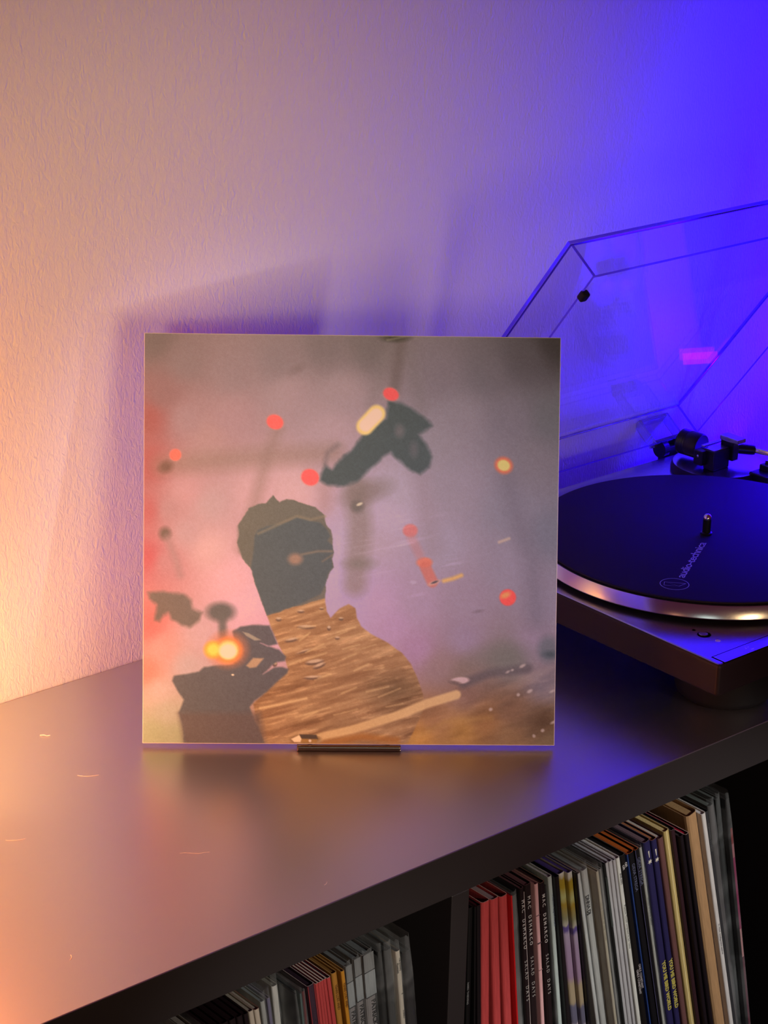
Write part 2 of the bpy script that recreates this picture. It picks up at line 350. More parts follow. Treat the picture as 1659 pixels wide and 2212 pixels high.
STY = {
 'blk1': dict(spine=K, top=(45, 25, 28), label='glossy black record sleeve against the divider, tiny grey lettering low on its spine', text=[('HARK THIEVING', .0026, .063, (140, 140, 138), 1.0, 0, -.0014)]),
 'blk2': dict(spine=(16, 15, 16), top=(50, 20, 25), label='thinnest black record sleeve, second from the divider in the right-hand compartment'),
 'blk3': dict(spine=(22, 14, 18), top=(70, 22, 32), label='dark maroon-black record sleeve touching the leftmost red sleeve'),
 'redA': dict(spine=(190, 72, 72), top=(88, 24, 36), rim=(225, 195, 180), inner=False, rough=.35, label='bright red record sleeve, leftmost of the three red ones, hollow white rim', group=GR),
 'redB': dict(spine=(190, 72, 72), top=(150, 130, 130), rim=(225, 195, 180), rough=.35, label='bright red record sleeve, middle of the three wide red ones, pale inner sleeve', group=GR),
 'redC': dict(spine=(190, 72, 72), top=(100, 24, 36), rim=(225, 195, 180), inner=False, rough=.35, label='bright red record sleeve, rightmost of the three wide red ones, dark hollow top', group=GR),
 'crim': dict(spine=(200, 22, 26), top=(90, 50, 55), label='very thin crimson record sleeve right of the three wide red ones'),
 'photo': dict(spine=(95, 92, 92), top=(75, 85, 85), poly=1, low=2, label='dark grey photo-printed record sleeve in a clear bag beside the thin crimson one'),
 'mac1': dict(spine=(28, 16, 18), top=(110, 75, 78), text=MD(), label='maroon-black record sleeve with hand lettered spine, first of the three lettered alike', bands=[(.004, .312, .86, .97, (190, 175, 172))]),
 'mac2': dict(spine=(28, 16, 18), top=(120, 82, 84), text=MD(), label='maroon-black record sleeve with hand lettered spine, directly left of the pink one'),
 'pink': dict(spine=(212, 165, 165), top=(150, 110, 108), label='pale pink record sleeve with thin grey creases between black lettered sleeves', bands=[(.028, .0287, 0, 1, (120, 90, 95)), (.053, .0542, 0, 1, (90, 70, 75)), (.078, .0786, 0, 1, (150, 115, 118))]),
 'mac3': dict(spine=(28, 16, 18), top=(62, 42, 42), rim=(170, 130, 105), text=MD(), label='maroon-black record sleeve with hand lettered spine, directly right of the pink one'),
 'gloss': dict(spine=(34, 32, 34), top=(10, 10, 11), poly=1, low=1, label='thin black record sleeve in a scuffed clear bag left of the pale grey-green one'),
 'pale': dict(spine=(178, 190, 186), top=(205, 212, 210), rough=.25, label='pale grey-green rounded record sleeve with fine blue-grey lettering', text=[('a collection of songs in three parts', .0021, .017, (95, 105, 120), 1.0, 0, .0012)]),
 'coal': dict(spine=(24, 18, 20), top=(20, 18, 30), label='black record sleeve between the pale grey-green and the painted yellow-violet ones'),
 'ptA': dict(spine=(150, 130, 60), top=(82, 66, 132), label='painted yellow, lilac and slate record sleeve, left one of the pair'),
 'ptB': dict(spine=(150, 130, 60), top=(78, 62, 128), label='painted yellow, lilac and slate record sleeve, right one of the pair'),
 'blk4': dict(spine=(20, 16, 18), top=(75, 52, 48), rim=(170, 165, 160), label='thin black record sleeve right of the painted pair'),
 'whA': dict(spine=(190, 192, 190), top=(150, 110, 112), poly=1, label='white record sleeve in a clear bag, near the painted pair'),
 'dj': dict(spine=(172, 173, 170), top=(140, 146, 144), poly=1, raise_=.004, label='light grey record sleeve with short bold black lettering in a clear bag', text=[('DNNA DJ', .0046, .024, (8, 8, 8), .92, .00014, -.0012)]),
 'beige': dict(spine=(176, 168, 148), top=(170, 165, 150), poly=1, raise_=.004, label='cream-beige record sleeve with faint lettering in a crinkled clear bag', text=[('LOVE SONGS OF THE VALLEY', .0024, .03, (150, 143, 122), 1.2, 0, 0)]),
 'greyA': dict(spine=(128, 128, 126), top=(140, 145, 143), poly=1, raise_=.005, label='mid grey record sleeve in a crinkled clear bag right of the beige one'),
 'blk5': dict(spine=(24, 25, 24), top=(60, 60, 62), label='narrow black record sleeve left of the mottled light grey trio', bands=[(.012, .06, .1, .9, (52, 58, 54))]),
 'mot1': dict(spine=(172, 172, 174), top=(165, 168, 175), label='light grey record sleeve with a mottled top, first of three alike', group='mottled light grey sleeves'),
 'mot2': dict(spine=(172, 172, 174), top=(172, 174, 180), label='light grey record sleeve with a mottled top, middle of three alike', group='mottled light grey sleeves'),
 'mot3': dict(spine=(172, 172, 174), top=(178, 180, 186), label='light grey record sleeve with a mottled top, last of three alike', group='mottled light grey sleeves'),
 'tiny': dict(spine=(206, 208, 200), top=(205, 205, 200), label='white record sleeve with tiny grey upright lettering down its spine', text=[('BNR-5002', .0027, .015, (110, 112, 108), .95, .0, .0002), ('Phantom Thread composed by Jon Vance', .0026, .046, (110, 112, 108), 1.0, 0, .0002)]),
 'ofi': dict(spine=(20, 17, 15), top=(22, 22, 24), rim=(90, 90, 92), label='black record sleeve with white capitals at the top, left of the thin blue one', text=[('OFI', .003, .009, (200, 200, 200), 1, .00005, -.0013), ('OFI', .003, .008, (200, 200, 200), 1, .00005, .0015), ('ONLY CONSTANT', .003, .114, (170, 165, 165), 1, .00006, -.0012), ('ONLY CONSTANT', .003, .110, (170, 165, 165), 1, .00006, .0017)]),
 'blue': dict(spine=(35, 60, 120), top=(165, 88, 38), label='very thin blue record sleeve between black ones'),
 'str1': dict(spine=(10, 10, 14), top=(172, 90, 38), text=[('GIDIA STREGA', .0042, .011, (92, 96, 122), 1.0, 0, 0)], label='black record sleeve with grey-blue lettering and orange top, left of two alike'),
 'str2': dict(spine=(10, 10, 14), top=(168, 86, 36), text=[('GIDIA STREGA', .0042, .008, (92, 96, 122), 1.0, 0, .0002)], bands=[(.0, .318, 0, .13, (70, 68, 100))], label='black record sleeve with grey-blue lettering and violet edge, right of two alike'),
 'palg': dict(spine=(165, 165, 158), top=(122, 102, 108), poly=1, label='pale grey record sleeve in a clear bag beside the navy pair', text=[('moment of shared silence', .0024, .05, (120, 122, 118), 1.1, 0, .0006)]),
 'nav1': dict(spine=(38, 34, 78), top=(105, 88, 96), label='navy record sleeve with a white star mark and yellow lettering, left of the pair'),
 'nav2': dict(spine=(38, 34, 78), top=(150, 98, 66), label='navy record sleeve with a white star mark and yellow lettering, right of the pair'),
 'mauve': dict(spine=(102, 68, 66), top=(172, 166, 160), rim=(60, 40, 42), label='dull red-brown record sleeve between the navy pair and the cream one'),
 'cream': dict(spine=(186, 164, 104), top=(190, 172, 122), label='yellow-cream record sleeve with a brighter ridge down its spine', bands=[(.0, .318, .30, .52, (215, 196, 138))]),
 'maroon': dict(spine=(50, 26, 32), top=(46, 42, 42), rim=(120, 115, 112), label='dark maroon record sleeve right of the cream one'),
 'blk6': dict(spine=(22, 12, 18), top=(52, 46, 48), low=6, label='near-black record sleeve, left of two low ones before the tan one'),
 'blk7': dict(spine=(18, 10, 15), top=(150, 22, 48), rim=(225, 190, 180), low=5, label='near-black record sleeve with a crimson top, touching the tan one'),
 'tan': dict(spine=(176, 138, 98), top=(150, 122, 86), rim=(172, 140, 104), label='thick tan board record box beside the white one'),
 'white': dict(spine=(210, 206, 202), top=(200, 202, 200), label='white record sleeve with fine grey lettering, right of the thick tan one', text=[('M. Ward  transfiguration sessions', .0024, .115, (110, 108, 110), 1.0, .0, 0)]),
 'char': dict(spine=(52, 52, 54), top=(40, 42, 42), label='charcoal record sleeve with dim grey lettering right of the white one', text=[('EVENSONG STUDIO', .0026, .012, (95, 96, 96), 1.3, 0, 0)]),
 'grey1': dict(spine=(84, 80, 80), top=(90, 96, 92), poly=1, raise_=.004, label='dark warm grey record sleeve in a bulging clear bag near the right end'),
 'poly': dict(spine=(40, 42, 42), top=(85, 90, 88), poly=1, raise_=.003, label='black-green record sleeve in a clear bag, second from the right end'),
 'mag': dict(spine=(20, 18, 18), top=(28, 24, 26), poly=1, raise_=.003, label='black record sleeve with a magenta spine strip, last at the right end', bands=[(.030, .046, .5, 1, (120, 40, 40)), (.046, .06, .5, 1, (150, 95, 100)), (.06, .135, .5, 1, (132, 40, 80)), (.135, .165, .5, .95, (178, 130, 130)), (.165, .3, .5, 1, (90, 30, 48))]),
 'far': dict(spine=(120, 112, 105), top=(120, 112, 104), poly=1, raise_=.003, label='grey bagged record sleeve furthest left in view in the left-hand compartment'),
 'crA': dict(spine=(170, 160, 145), top=(130, 122, 110), label='cream-grey record sleeve, left of the cream pair'),
 'crB': dict(spine=(176, 166, 150), top=(140, 132, 118), rim=(120, 70, 65), label='cream-grey record sleeve with a reddish top, right of the cream pair'),
 'bagA': dict(spine=(150, 152, 150), top=(110, 116, 116), poly=1, raise_=.006, label='grey-white record sleeve in a loose crumpled bag beside the cream pair'),
 'viol': dict(spine=(98, 92, 122), top=(120, 110, 120), poly=1, raise_=.006, label='violet-grey record sleeve in a crumpled bag between two pale ones'),
 'bagB': dict(spine=(188, 186, 182), top=(120, 115, 105), poly=1, raise_=.010, label='white record sleeve in the tallest crumpled clear bag of the left compartment'),
 'tealb': dict(spine=(26, 28, 28), top=(30, 26, 30), poly=1, label='black record sleeve in a clear bag left of the thin teal one'),
 'teal': dict(spine=(72, 96, 94), top=(40, 42, 44), poly=1, raise_=.003, label='thin teal record sleeve in a clear bag left of the dark red one'),
 'redp': dict(spine=(96, 36, 40), top=(50, 34, 38), poly=1, label='dark red record sleeve in a clear bag right of the teal one'),
 'cow': dict(spine=(62, 46, 58), top=(40, 28, 38), rim=(180, 160, 155), rough=.3, label='wide dark plum record sleeve with dim lettering and reddish edges', text=[('COWL', .0042, .03, (45, 33, 42), 1.2, .0001, 0)], bands=[(0, .315, .84, 1, (128, 46, 50)), (0, .315, 0, .12, (128, 46, 50))]),
 'gold1': dict(spine=(166, 116, 48), top=(112, 80, 40), rim=(190, 150, 90), text=[('YEARS LOST AND', .0030, .010, (112, 72, 22), .9, .0001, 0)], label='wide golden-ochre record sleeve with brown lettering, left of two', ),
 'gold2': dict(spine=(188, 130, 40), top=(104, 74, 38), rim=(190, 150, 90), text=[('YEARS LOST AND', .0028, .010, (120, 76, 18), .95, .0001, 0)], label='narrow golden-ochre record sleeve with brown lettering, beside the grey panelled trio'),
 'bgA': dict(spine=(28, 30, 30), top=(32, 34, 34), poly=1, raise_=.004, label='black record sleeve in a clear bag right of the grey lettered trio'),
 'bgB': dict(spine=(66, 67, 67), top=(48, 50, 50), poly=1, raise_=.004, rough=.25, label='charcoal glossy record sleeve in a clear bag left of the cream labelled one'),
 'lab': dict(spine=(196, 188, 172), top=(60, 62, 62), label='cream-white record sleeve with small dark lettering near the divider', poly=1, raise_=.004, low=2,  text=[('The Bowery', .0024, .006, (60, 58, 55), .95, .00003, .0008), ('Phantasm', .0024, .010, (80, 78, 75), .95, 0, -.0015), ('II', .0024, .037, (70, 68, 65), .95, 0, .0006), ('STEREO', .0024, .052, (70, 68, 65), .85, 0, .0008)]),
 'bag3': dict(spine=(30, 28, 30), top=(52, 56, 54), poly=1, raise_=.005, low=5, label='black record sleeve in a wide clear bag, last before the divider'),
}
ORD = ('leftmost', 'second from the left', 'third from the left', 'fourth from the left', 'fifth from the left', 'rightmost')
for i, k in enumerate(('b1', 'b2', 'b3', 'b4', 'b5', 'b6')):
    STY[k] = dict(spine=(24, 14, 17), top=(26, 12, 15), label='maroon-black record sleeve, %s of six left of the cream pair' % ORD[i], group='plain maroon-black sleeves, left compartment')
for i, k in enumerate(('rd1', 'rd2', 'rd3', 'rd4', 'rd5')):
    STY[k] = dict(spine=(176, 66, 66), top=(42, 28, 40), rim=(225, 205, 190), label='thin coral-red record sleeve, %s of five beside the gold ones' % (ORD[i] if i < 4 else 'rightmost'), group='thin coral-red sleeves, left compartment')
GP = (118, 120, 120); GL = (140, 146, 148); GM = (128, 124, 124)
for k, lab, z1, z2, ts in (('pat1', 'grey panelled record sleeve with bold black capitals, left of three', .0140, .0355, .0052), ('pat2', 'grey panelled record sleeve with bold black capitals, middle of three', .0146, .0360, .0052), ('pat3', 'grey panelled record sleeve with bold black capitals, widest, right of three', .0148, .0363, .0056)):
    STY[k] = dict(spine=GM, top=(92, 95, 95), rim=(120, 122, 122), label=lab, rough=.35, poly=1, low=0, text=[('PATRICK', ts, z2+.004, (14, 14, 14), 1.0, .00016, .0012 if k == 'pat3' else .0003)],
                  bands=[(.0, z1, 0, 1, GP), (z1, z1+.0008, 0, 1, (25, 25, 26)), (z1+.0008, z2, 0, 1, GL), (z2, z2+.0008, 0, 1, (25, 25, 26))])
def lettered_navy(root, t, h):
    m = card((176, 165, 80)); me = text_mesh('YOU ME BIRD WORLD', .0050, 1.02, .00028); o = link('spine_lettering', me, m, root)
    o.matrix_local = Matrix.Translation((t/2, -.00012, h-.122)) @ Matrix(((0, 1, 0, 0), (0, 0, -1, 0), (-1, 0, 0, 0), (0, 0, 0, 1)))
    bm = bmesh.new(); c = (t/2, h-.020); pts = []
    for k in range(12):
        r = .0026 if k % 2 == 0 else .0011; a = math.pi*k/6+.2; pts.append(bm.verts.new((c[0]+r*math.cos(a), -.00014, c[1]+r*math.sin(a))))
    bm.faces.new(pts)
    q = [bm.verts.new((c[0]+x, -.00014, c[1]+z)) for x, z in ((-.0008, .0105), (.0006, .0105), (.0003, .004), (-.0003, .004))]; bm.faces.new(q)
    obj('star_mark', bm, card((205, 200, 185)), root)
for k_, s_ in STY.items(): assert len(s_['label'].replace('-', ' ').split()) <= 16, (k_, s_['label'])
for rec in RIGHT+LEFT:
    st = dict(STY[rec[0]])
    if rec[0] in ('ptA', 'ptB'): st['smat'] = ramp_mat(PT, zig=.9 if rec[0] == 'ptB' else -.7, x0=rec[3]/2000, noise=.004)
    r = record(rec, **st)
    if rec[0] in ('nav1', 'nav2'): lettered_navy(r, rec[3]/1000, rec[5]/1000)
# ------------------------------------------------------------------ the record leaning on its stand
AX, AY, AYAW, ATILT, AW, AH, AT = .657, .2675, -.6769, .3062, .3171, .3141, .0045
ux = Vector((math.cos(AYAW), math.sin(AYAW), 0)); nb = Vector((-math.sin(AYAW), math.cos(AYAW), 0))
ua = Vector((0, 0, math.cos(ATILT)))+nb*math.sin(ATILT); va = ua.cross(ux)
MA = Matrix(((ux.x, va.x, ua.x, AX), (ux.y, va.y, ua.y, AY), (ux.z, va.z, ua.z, .004), (0, 0, 0, 1)))
m_print = mat('cover_print', rough=.42, spec=.4)
def cover_colors(n):
    """paint of the printed cover, laid out in a 900 x 890 grid measured from its top left corner"""
    u, v = np.meshgrid(np.linspace(0, 1, n), np.linspace(0, 1, n))
    X = (311.2*(1-u)+1211.3*u)*(1-v)+(307.5*(1-u)+1197.5*u)*v
    Y = (719*(1-u)+728.5*u)*(1-v)+(1605.5*(1-u)+1610*u)*v
    rs = np.random.RandomState(3)
    def vnoise(x, y, seed):
        r = np.random.RandomState(seed).rand(257, 257); xi = np.floor(x).astype(int); yi = np.floor(y).astype(int)
        fx = x-xi; fy = y-yi; fx = fx*fx*(3-2*fx); fy = fy*fy*(3-2*fy); a = lambda i, j: r[(yi+j) % 257, (xi+i) % 257]
        return (a(0, 0)*(1-fx)+a(1, 0)*fx)*(1-fy)+(a(0, 1)*(1-fx)+a(1, 1)*fx)*fy
    def fbm(sx, sy, seed, ang=0, o=4):
        c, s = math.cos(ang), math.sin(ang); x = X*c+Y*s; y = -X*s+Y*c; t = 0; am = 1; w = 0
        for k in range(o): t = t+am*vnoise(x/sx*2**k+50, y/sy*2**k+50, seed+k); w += am; am *= .5
        return t/w
    pts = np.array([
     (330,730,118,92,93),(400,780,140,108,112),(350,850,146,98,102),(318,900,164,78,80),(318,1000,176,82,84),(400,900,166,122,127),(500,800,150,116,121),(600,780,140,111,116),
     (700,750,126,102,106),(800,750,118,98,100),(620,850,168,130,135),(500,900,172,125,130),(450,950,178,128,128),(400,1060,198,138,140),(318,1100,182,86,90),(360,1100,178,126,128),(450,1090,188,144,144),
     (550,1060,205,150,150),(630,1060,210,156,154),(720,930,178,138,142),(740,850,165,130,134),(950,800,132,110,118),(1050,800,118,101,108),(1130,770,95,82,88),(1205,733,58,50,55),(1195,900,115,106,110),
     (1100,900,130,112,120),(1000,900,146,124,131),(950,960,150,128,134),(1150,1000,133,115,120),(980,1050,153,130,138),(860,1060,172,146,156),(840,1110,180,150,165),(1100,1100,138,122,130),
     (1190,1150,122,112,120),(950,1180,160,138,150),(800,1170,172,142,152),(820,1300,176,138,162),(900,1300,164,132,150),(1000,1300,153,126,138),(1100,1230,148,127,137),(1180,1300,144,123,133),
     (1150,1390,152,123,135),(1000,1380,150,122,138),(850,1350,172,132,158),(900,1400,164,122,146),(750,1180,178,150,172),(735,1250,175,146,178),(715,1310,172,142,182),(760,1290,170,138,170),
     (450,1180,208,155,152),(355,1210,180,120,124),(318,1200,184,78,86),(318,1350,196,96,94),(400,1150,186,140,142),(500,1250,216,156,160),(540,1310,212,158,168),(350,1400,190,132,128),
     (345,1490,182,150,146),(316,1450,196,112,100),(335,1585,152,142,112),(380,1590,150,140,112),(400,1440,176,148,150),(360,1540,166,148,134),(430,1370,188,146,150),(560,1340,208,150,160),
     (1000,1450,128,103,93),(1100,1425,120,108,100),(1180,1480,132,110,110),(950,1440,145,112,110),(1000,1500,134,95,80),(1100,1535,118,80,58),(1180,1560,102,66,42),(1190,1600,112,84,58),
     (1000,1580,176,122,62),(900,1600,184,126,60),(850,1570,152,96,58),(940,1545,150,102,68),(1100,1592,148,105,68),(700,1600,170,118,60),(620,1600,150,100,62),(1050,1560,140,90,50)], float)
    A = np.zeros(X.shape+(3,)); Wt = np.zeros(X.shape)
    for x, y, r, g, b in pts:
        wt = 1/(((X-x)**2+(Y-y)**2)+350)**1.6
        A += wt[..., None]*np.array((r, g, b)); Wt += wt
    A /= Wt[..., None]
    def put(m, c, a=1.0):
        nonlocal A
        m = (np.clip(m, 0, 1)*a)[..., None]; A = A*(1-m)+np.array(c, float)*m
    def poly(P, blur=2.0, wob=0, seed=9):
        P = np.array(P, float); d = np.full(X.shape, 1e9); ins = np.zeros(X.shape, bool)
        XX = X+(fbm(14, 14, seed)-.5)*wob*2; YY = Y+(fbm(14, 14, seed+20)-.5)*wob*2
        for (x0, y0), (x1, y1) in zip(P, np.roll(P, -1, 0)):
            dx, dy = x1-x0, y1-y0; t = np.clip(((XX-x0)*dx+(YY-y0)*dy)/(dx*dx+dy*dy+1e-9), 0, 1)
            d = np.minimum(d, np.hypot(XX-x0-t*dx, YY-y0-t*dy))
            if abs(dy) > 1e-9: ins ^= ((y0 > YY) != (y1 > YY)) & (XX < dx*(YY-y0)/dy+x0)
        s = np.where(ins, d, -d); return np.clip(s/(2*blur)+.5, 0, 1)
    def line(P, w, blur=2.0, w2=None):
        m = np.zeros(X.shape); n_ = len(P)-1
        for i in range(n_):
            x0, y0 = P[i]; x1, y1 = P[i+1]; dx, dy = x1-x0, y1-y0; t = np.clip(((X-x0)*dx+(Y-y0)*dy)/(dx*dx+dy*dy+1e-9), 0, 1)
            ww = w+((w2 if w2 is not None else w)-w)*(i+t)/n_
            m = np.maximum(m, np.clip((ww/2-np.hypot(X-x0-t*dx, Y-y0-t*dy))/(2*blur)+.5, 0, 1))
        return m
    def disc(x, y, rx, ry=None, blur=1.5, ang=0):
        ry = ry or rx; c, s = math.cos(ang), math.sin(ang); a = (X-x)*c+(Y-y)*s; b = -(X-x)*s+(Y-y)*c
        return np.clip((1-np.hypot(a/rx, b/ry))*min(rx, ry)/(2*blur)+.5, 0, 1)
    # soft beams behind
    put(line([(350, 1002), (560, 985), (720, 975)], 42, 16), (150, 112, 100), .55)
    put(line([(598, 925), (575, 985), (555, 1060), (520, 1180)], 26, 12), (150, 112, 104), .5)
    put(line([(865, 735), (850, 840)], 22, 8), (112, 90, 90), .8); put(line([(835, 760), (800, 870)], 26, 12), (135, 112, 112), .4)
    put(line([(885, 760), (910, 880)], 26, 12), (128, 108, 110), .45); put(disc(852, 727, 28, 9, 5), (58, 52, 46)); put(line([(835, 733), (880, 724)], 4, 2), (135, 115, 100), .7)
    put(line([(768, 1050), (775, 1130), (765, 1260)], 50, 14), (138, 114, 108), .75); put(line([(700, 1050), (700, 1090)], 30, 12), (165, 120, 115), .4)
    put(disc(770, 1090, 14, 14, 6), (88, 80, 74), .7); put(disc(790, 1060, 50, 22, 12, -.3), (120, 98, 90), .6); put(disc(775, 1215, 30, 12, 8), (118, 104, 96), .6)
    put(line([(1095, 1030), (1120, 1120), (1150, 1210), (1160, 1340)], 44, 18), (118, 102, 110), .5)
    put(line([(905, 1020), (935, 1180)], 40, 18), (150, 122, 128), .45)
    put(disc(356, 1006, 15, 12, 6, -.4), (118, 74, 66), .95); put(disc(355, 1150, 12, 13, 6), (104, 78, 70), .95); put(line([(360, 1160), (378, 1205), (388, 1240)], 16, 7), (160, 118, 118), .6)
    put(disc(640, 795, 16, 8, 6, -.5), (118, 92, 94), .5)
    # dark flower above the head
    put(poly([(838,862),(868,868),(900,888),(926,905),(932,917),(915,930),(903,936),(920,955),(932,985),(925,1008),(905,1022),(882,1012),(858,990),(842,974),(822,988),(800,1008),(772,1036),(742,1048),(705,1044),(690,1036),(694,1016),(700,1002),(715,1010),(738,985),(760,968),(772,950),(788,930),(815,912),(832,900)], 5, 3), (68, 76, 78))
    put(line([(700, 1000), (706, 975), (728, 958)], 10, 5), (125, 102, 102), .7)
    put(disc(862, 928, 10, 13, 6), (112, 100, 102), .8); put(disc(893, 968, 9, 16, 6), (100, 92, 96), .7)
    # rocky ground and figure body
    body = poly([(575,1326),(640,1305),(700,1288),(704,1318),(712,1333),(732,1312),(752,1303),(766,1312),(770,1332),(778,1350),(800,1368),(838,1388),(866,1408),(886,1432),(902,1466),(913,1500),(916,1530),(880,1606),(565,1606),(552,1560),(545,1520),(590,1478),(620,1445),(612,1415),(597,1385),(582,1350)], 1.6, 1)
    BC = np.array((166, 118, 80)) + 0*A
    st = fbm(70, 9, 31, -.28); st2 = fbm(26, 5, 41, -.25); gr = np.clip((Y-1300)/300, 0, 1)
    BC = BC*(1-.12*gr[..., None])+np.array((32, 30, 23))*((st-.5)*2.6)[..., None]+np.array((46, 38, 28))*(np.clip(st2-.58, 0, 1)*2.6)[..., None]
    BC = np.where(((X > 800) & (Y > 1430))[..., None], BC, BC); dk = np.clip(1-np.hypot((X-850)/90, (Y-1490)/55), 0, 1); BC = BC*(1-.3*dk[..., None])
    dk = np.clip(1-np.hypot((X-600)/60, (Y-1560)/70), 0, 1); BC = BC+np.array((6, 4, 4))*dk[..., None]
    m = body[..., None]; A = A*(1-m)+BC*m
    for x, y, a, b, g in ((660,1352,18,4,0),(628,1380,14,4,-.2),(709,1354,4,5,0),(727,1376,5,3,0),(678,1428,20,6,-.15),(688,1436,14,5,-.4),(674,1462,18,4,-.05),(648,1318,7,3,0),(735,1334,5,3,0),(600,1335,6,4,0),(592,1432,5,6,.3),(693,1312,4,2,0),(655,1405,14,2,-.3)):
        put(disc(x, y+1.6, a, b, 1.2, g), (92, 66, 56), .8); put(disc(x, y-1.2, a*.86, b*.6, 1.2, g), (206, 166, 132), .85)
    for i in range(26):
        x = rs.uniform(585, 860); y = rs.uniform(1345, 1560); put(line([(x, y), (x+rs.uniform(20, 60), y-rs.uniform(6, 20))], rs.uniform(2, 4), 1.6), (208, 164, 112), .5) if x < 870-(1500-y)*.4 else None
    put(line([(560, 1530), (600, 1522), (660, 1508)], 5, 2), (212, 168, 118), .8); put(line([(560, 1556), (640, 1540)], 4, 2), (205, 160, 112), .5)
    # ground at the bottom
    gnd = poly([(915, 1512), (1010, 1478), (1200, 1440), (1200, 1612), (560, 1612), (600, 1590)], 10, 6)
    t = fbm(60, 16, 61, -.3)-.5; A = A+gnd[..., None]*np.array((52, 40, 26))*t[..., None]
    put(line([(650, 1606), (700, 1590), (760, 1576), (850, 1548), (920, 1520), (985, 1500)], 17, 2.5, 20), (214, 166, 112), .9)
    put(line([(700, 1607), (780, 1592), (855, 1600)], 15, 5), (164, 98, 42), .75); put(line([(880, 1604), (960, 1560), (1060, 1550)], 10, 6), (182, 130, 72), .5)
    put(line([(1000, 1476), (1060, 1452), (1140, 1442)], 20, 6), (92, 76, 78), .8); put(disc(993, 1469, 20, 7.5, 1.6, -.08), (196, 158, 150)); put(disc(983, 1474, 14, 4, 2, .2), (95, 72, 68), .8)
    put(disc(1085, 1415, 62, 26, 16, -.1), (112, 102, 92), .6); put(disc(1185, 1400, 22, 28, 9), (96, 96, 98), .75); put(disc(1190, 1412, 16, 8, 5), (62, 70, 74), .8)
    for x, y in ((1097, 1450), (1107, 1446), (1129, 1437), (1194, 1492), (1173, 1578), (1196, 1560), (1154, 1590), (1060, 1532), (1120, 1500), (1145, 1492)):
        put(disc(x, y, rs.uniform(3, 7), rs.uniform(2, 4), 1.4, -.5), (202, 170, 152), .75)
    # head: ragged light hair edge, darker overlap inside
    put(poly([(510,1168),(514,1150),(512,1132),(520,1122),(528,1106),(536,1096),(552,1088),(572,1084),(578,1078),(588,1067),(597,1078),(602,1082),(616,1074),(640,1079),(660,1086),(680,1094),(698,1108),(702,1130),(712,1142),(718,1160),(716,1175),(721,1190),(716,1205),(719,1222),(708,1238),(703,1252),(702,1275),(700,1290),(640,1307),(575,1328),(565,1300),(552,1265),(543,1240),(540,1225),(528,1212),(520,1198),(514,1182)], 1.4, 2.5), (104, 94, 84))
    put(poly([(548,1155),(556,1142),(575,1134),(598,1130),(620,1124),(636,1114),(655,1118),(675,1124),(690,1126),(704,1140),(712,1156),(706,1165),(716,1175),(719,1190),(714,1205),(717,1222),(706,1238),(701,1262),(690,1282),(640,1305),(575,1326),(552,1265),(540,1225),(545,1190)], 2, 1), (78, 82, 84))
    put(poly([(512,1135),(540,1150),(545,1190),(535,1215),(515,1190)], 5), (98, 90, 80), .6)
    put(line([(556, 1150), (596, 1132), (640, 1112), (668, 1120), (700, 1112)], 6, 2), (142, 120, 96), .55); put(disc(636, 1205, 15, 12, 5), (160, 118, 98), .9)
    put(line([(650, 1195), (685, 1188), (715, 1188)], 5, 2), (128, 108, 92), .8); put(line([(695, 1210), (716, 1196)], 4, 1.5), (128, 104, 86), .6)
    # blurred dark leaves left
    put(poly([(320,1277),(350,1276),(395,1280),(412,1296),(414,1312),(436,1322),(430,1338),(410,1353),(392,1350),(368,1336),(362,1322),(352,1328),(344,1342),(332,1338),(336,1305),(322,1292)], 5, 3), (98, 86, 80), .9)
    put(disc(475, 1320, 30, 20, 7), (88, 82, 80), .95); put(line([(478, 1330), (480, 1376)], 17, 5), (96, 88, 86), .9)
    # hand with the light, dark sleeve
    hd = (84, 78, 82)
    put(poly([(500,1362),(518,1352),(545,1348),(580,1349),(590,1368),(597,1389),(577,1394),(560,1388),(575,1392),(600,1402),(616,1416),(613,1427),(597,1429),(584,1438),(566,1456),(590,1441),(608,1440),(621,1444),(618,1453),(598,1472),(575,1494),(548,1514),(537,1528),(548,1556),(560,1580),(570,1608),(396,1608),(393,1570),(384,1540),(396,1512),(380,1490),(370,1470),(374,1459),(400,1455),(428,1450),(440,1440),(470,1436),(500,1434),(515,1410),(505,1385)], 2.5, 1.5), hd, .98)
    put(poly([(384,1540),(560,1540),(572,1610),(396,1610)], 8), (94, 74, 72), .75)
    put(poly([(522,1363),(535,1366),(562,1381),(548,1382),(530,1372)], 1.5), (150, 132, 116)); put(poly([(530,1437),(545,1420),(568,1421),(552,1440),(538,1442)], 2), (172, 134, 106)); put(disc(501, 1457, 3, 2, 1), (220, 190, 160))
    put(disc(490, 1402, 40, 36, 12), (205, 110, 75), .75); put(disc(491, 1404, 30, 28, 6), (240, 128, 62), .9); put(disc(458, 1402, 19, 19, 4), (250, 158, 62)); put(disc(459, 1402, 12, 12, 4), (255, 196, 84))
    put(disc(491, 1403, 21, 20, 4), (255, 196, 120)); put(disc(491, 1406, 17, 15, 4), (255, 214, 176))
    # lights of the cityscape
    for x, y, rx, ry, c in ((377, 980, 12, 12, (255, 104, 88)), (592, 909, 18, 15, (255, 92, 88)), (843, 849, 17, 13, (248, 82, 84)), (668, 1028, 19, 17, (255, 88, 86))): put(disc(x, y, rx+2, ry+2, 2.2, .4), (224, 120, 110), .6); put(disc(x, y, rx, ry, 1.4, .4), c)
    put(line([(787, 918), (812, 891)], 38, 3), (244, 192, 118)); put(line([(788, 916), (811, 893)], 24, 4), (255, 216, 190))
    put(disc(1088, 1002, 20, 18, 3.5, .4), (224, 108, 80)); put(disc(1088, 1002, 13.5, 11.5, 2.5, .4), (228, 206, 112))
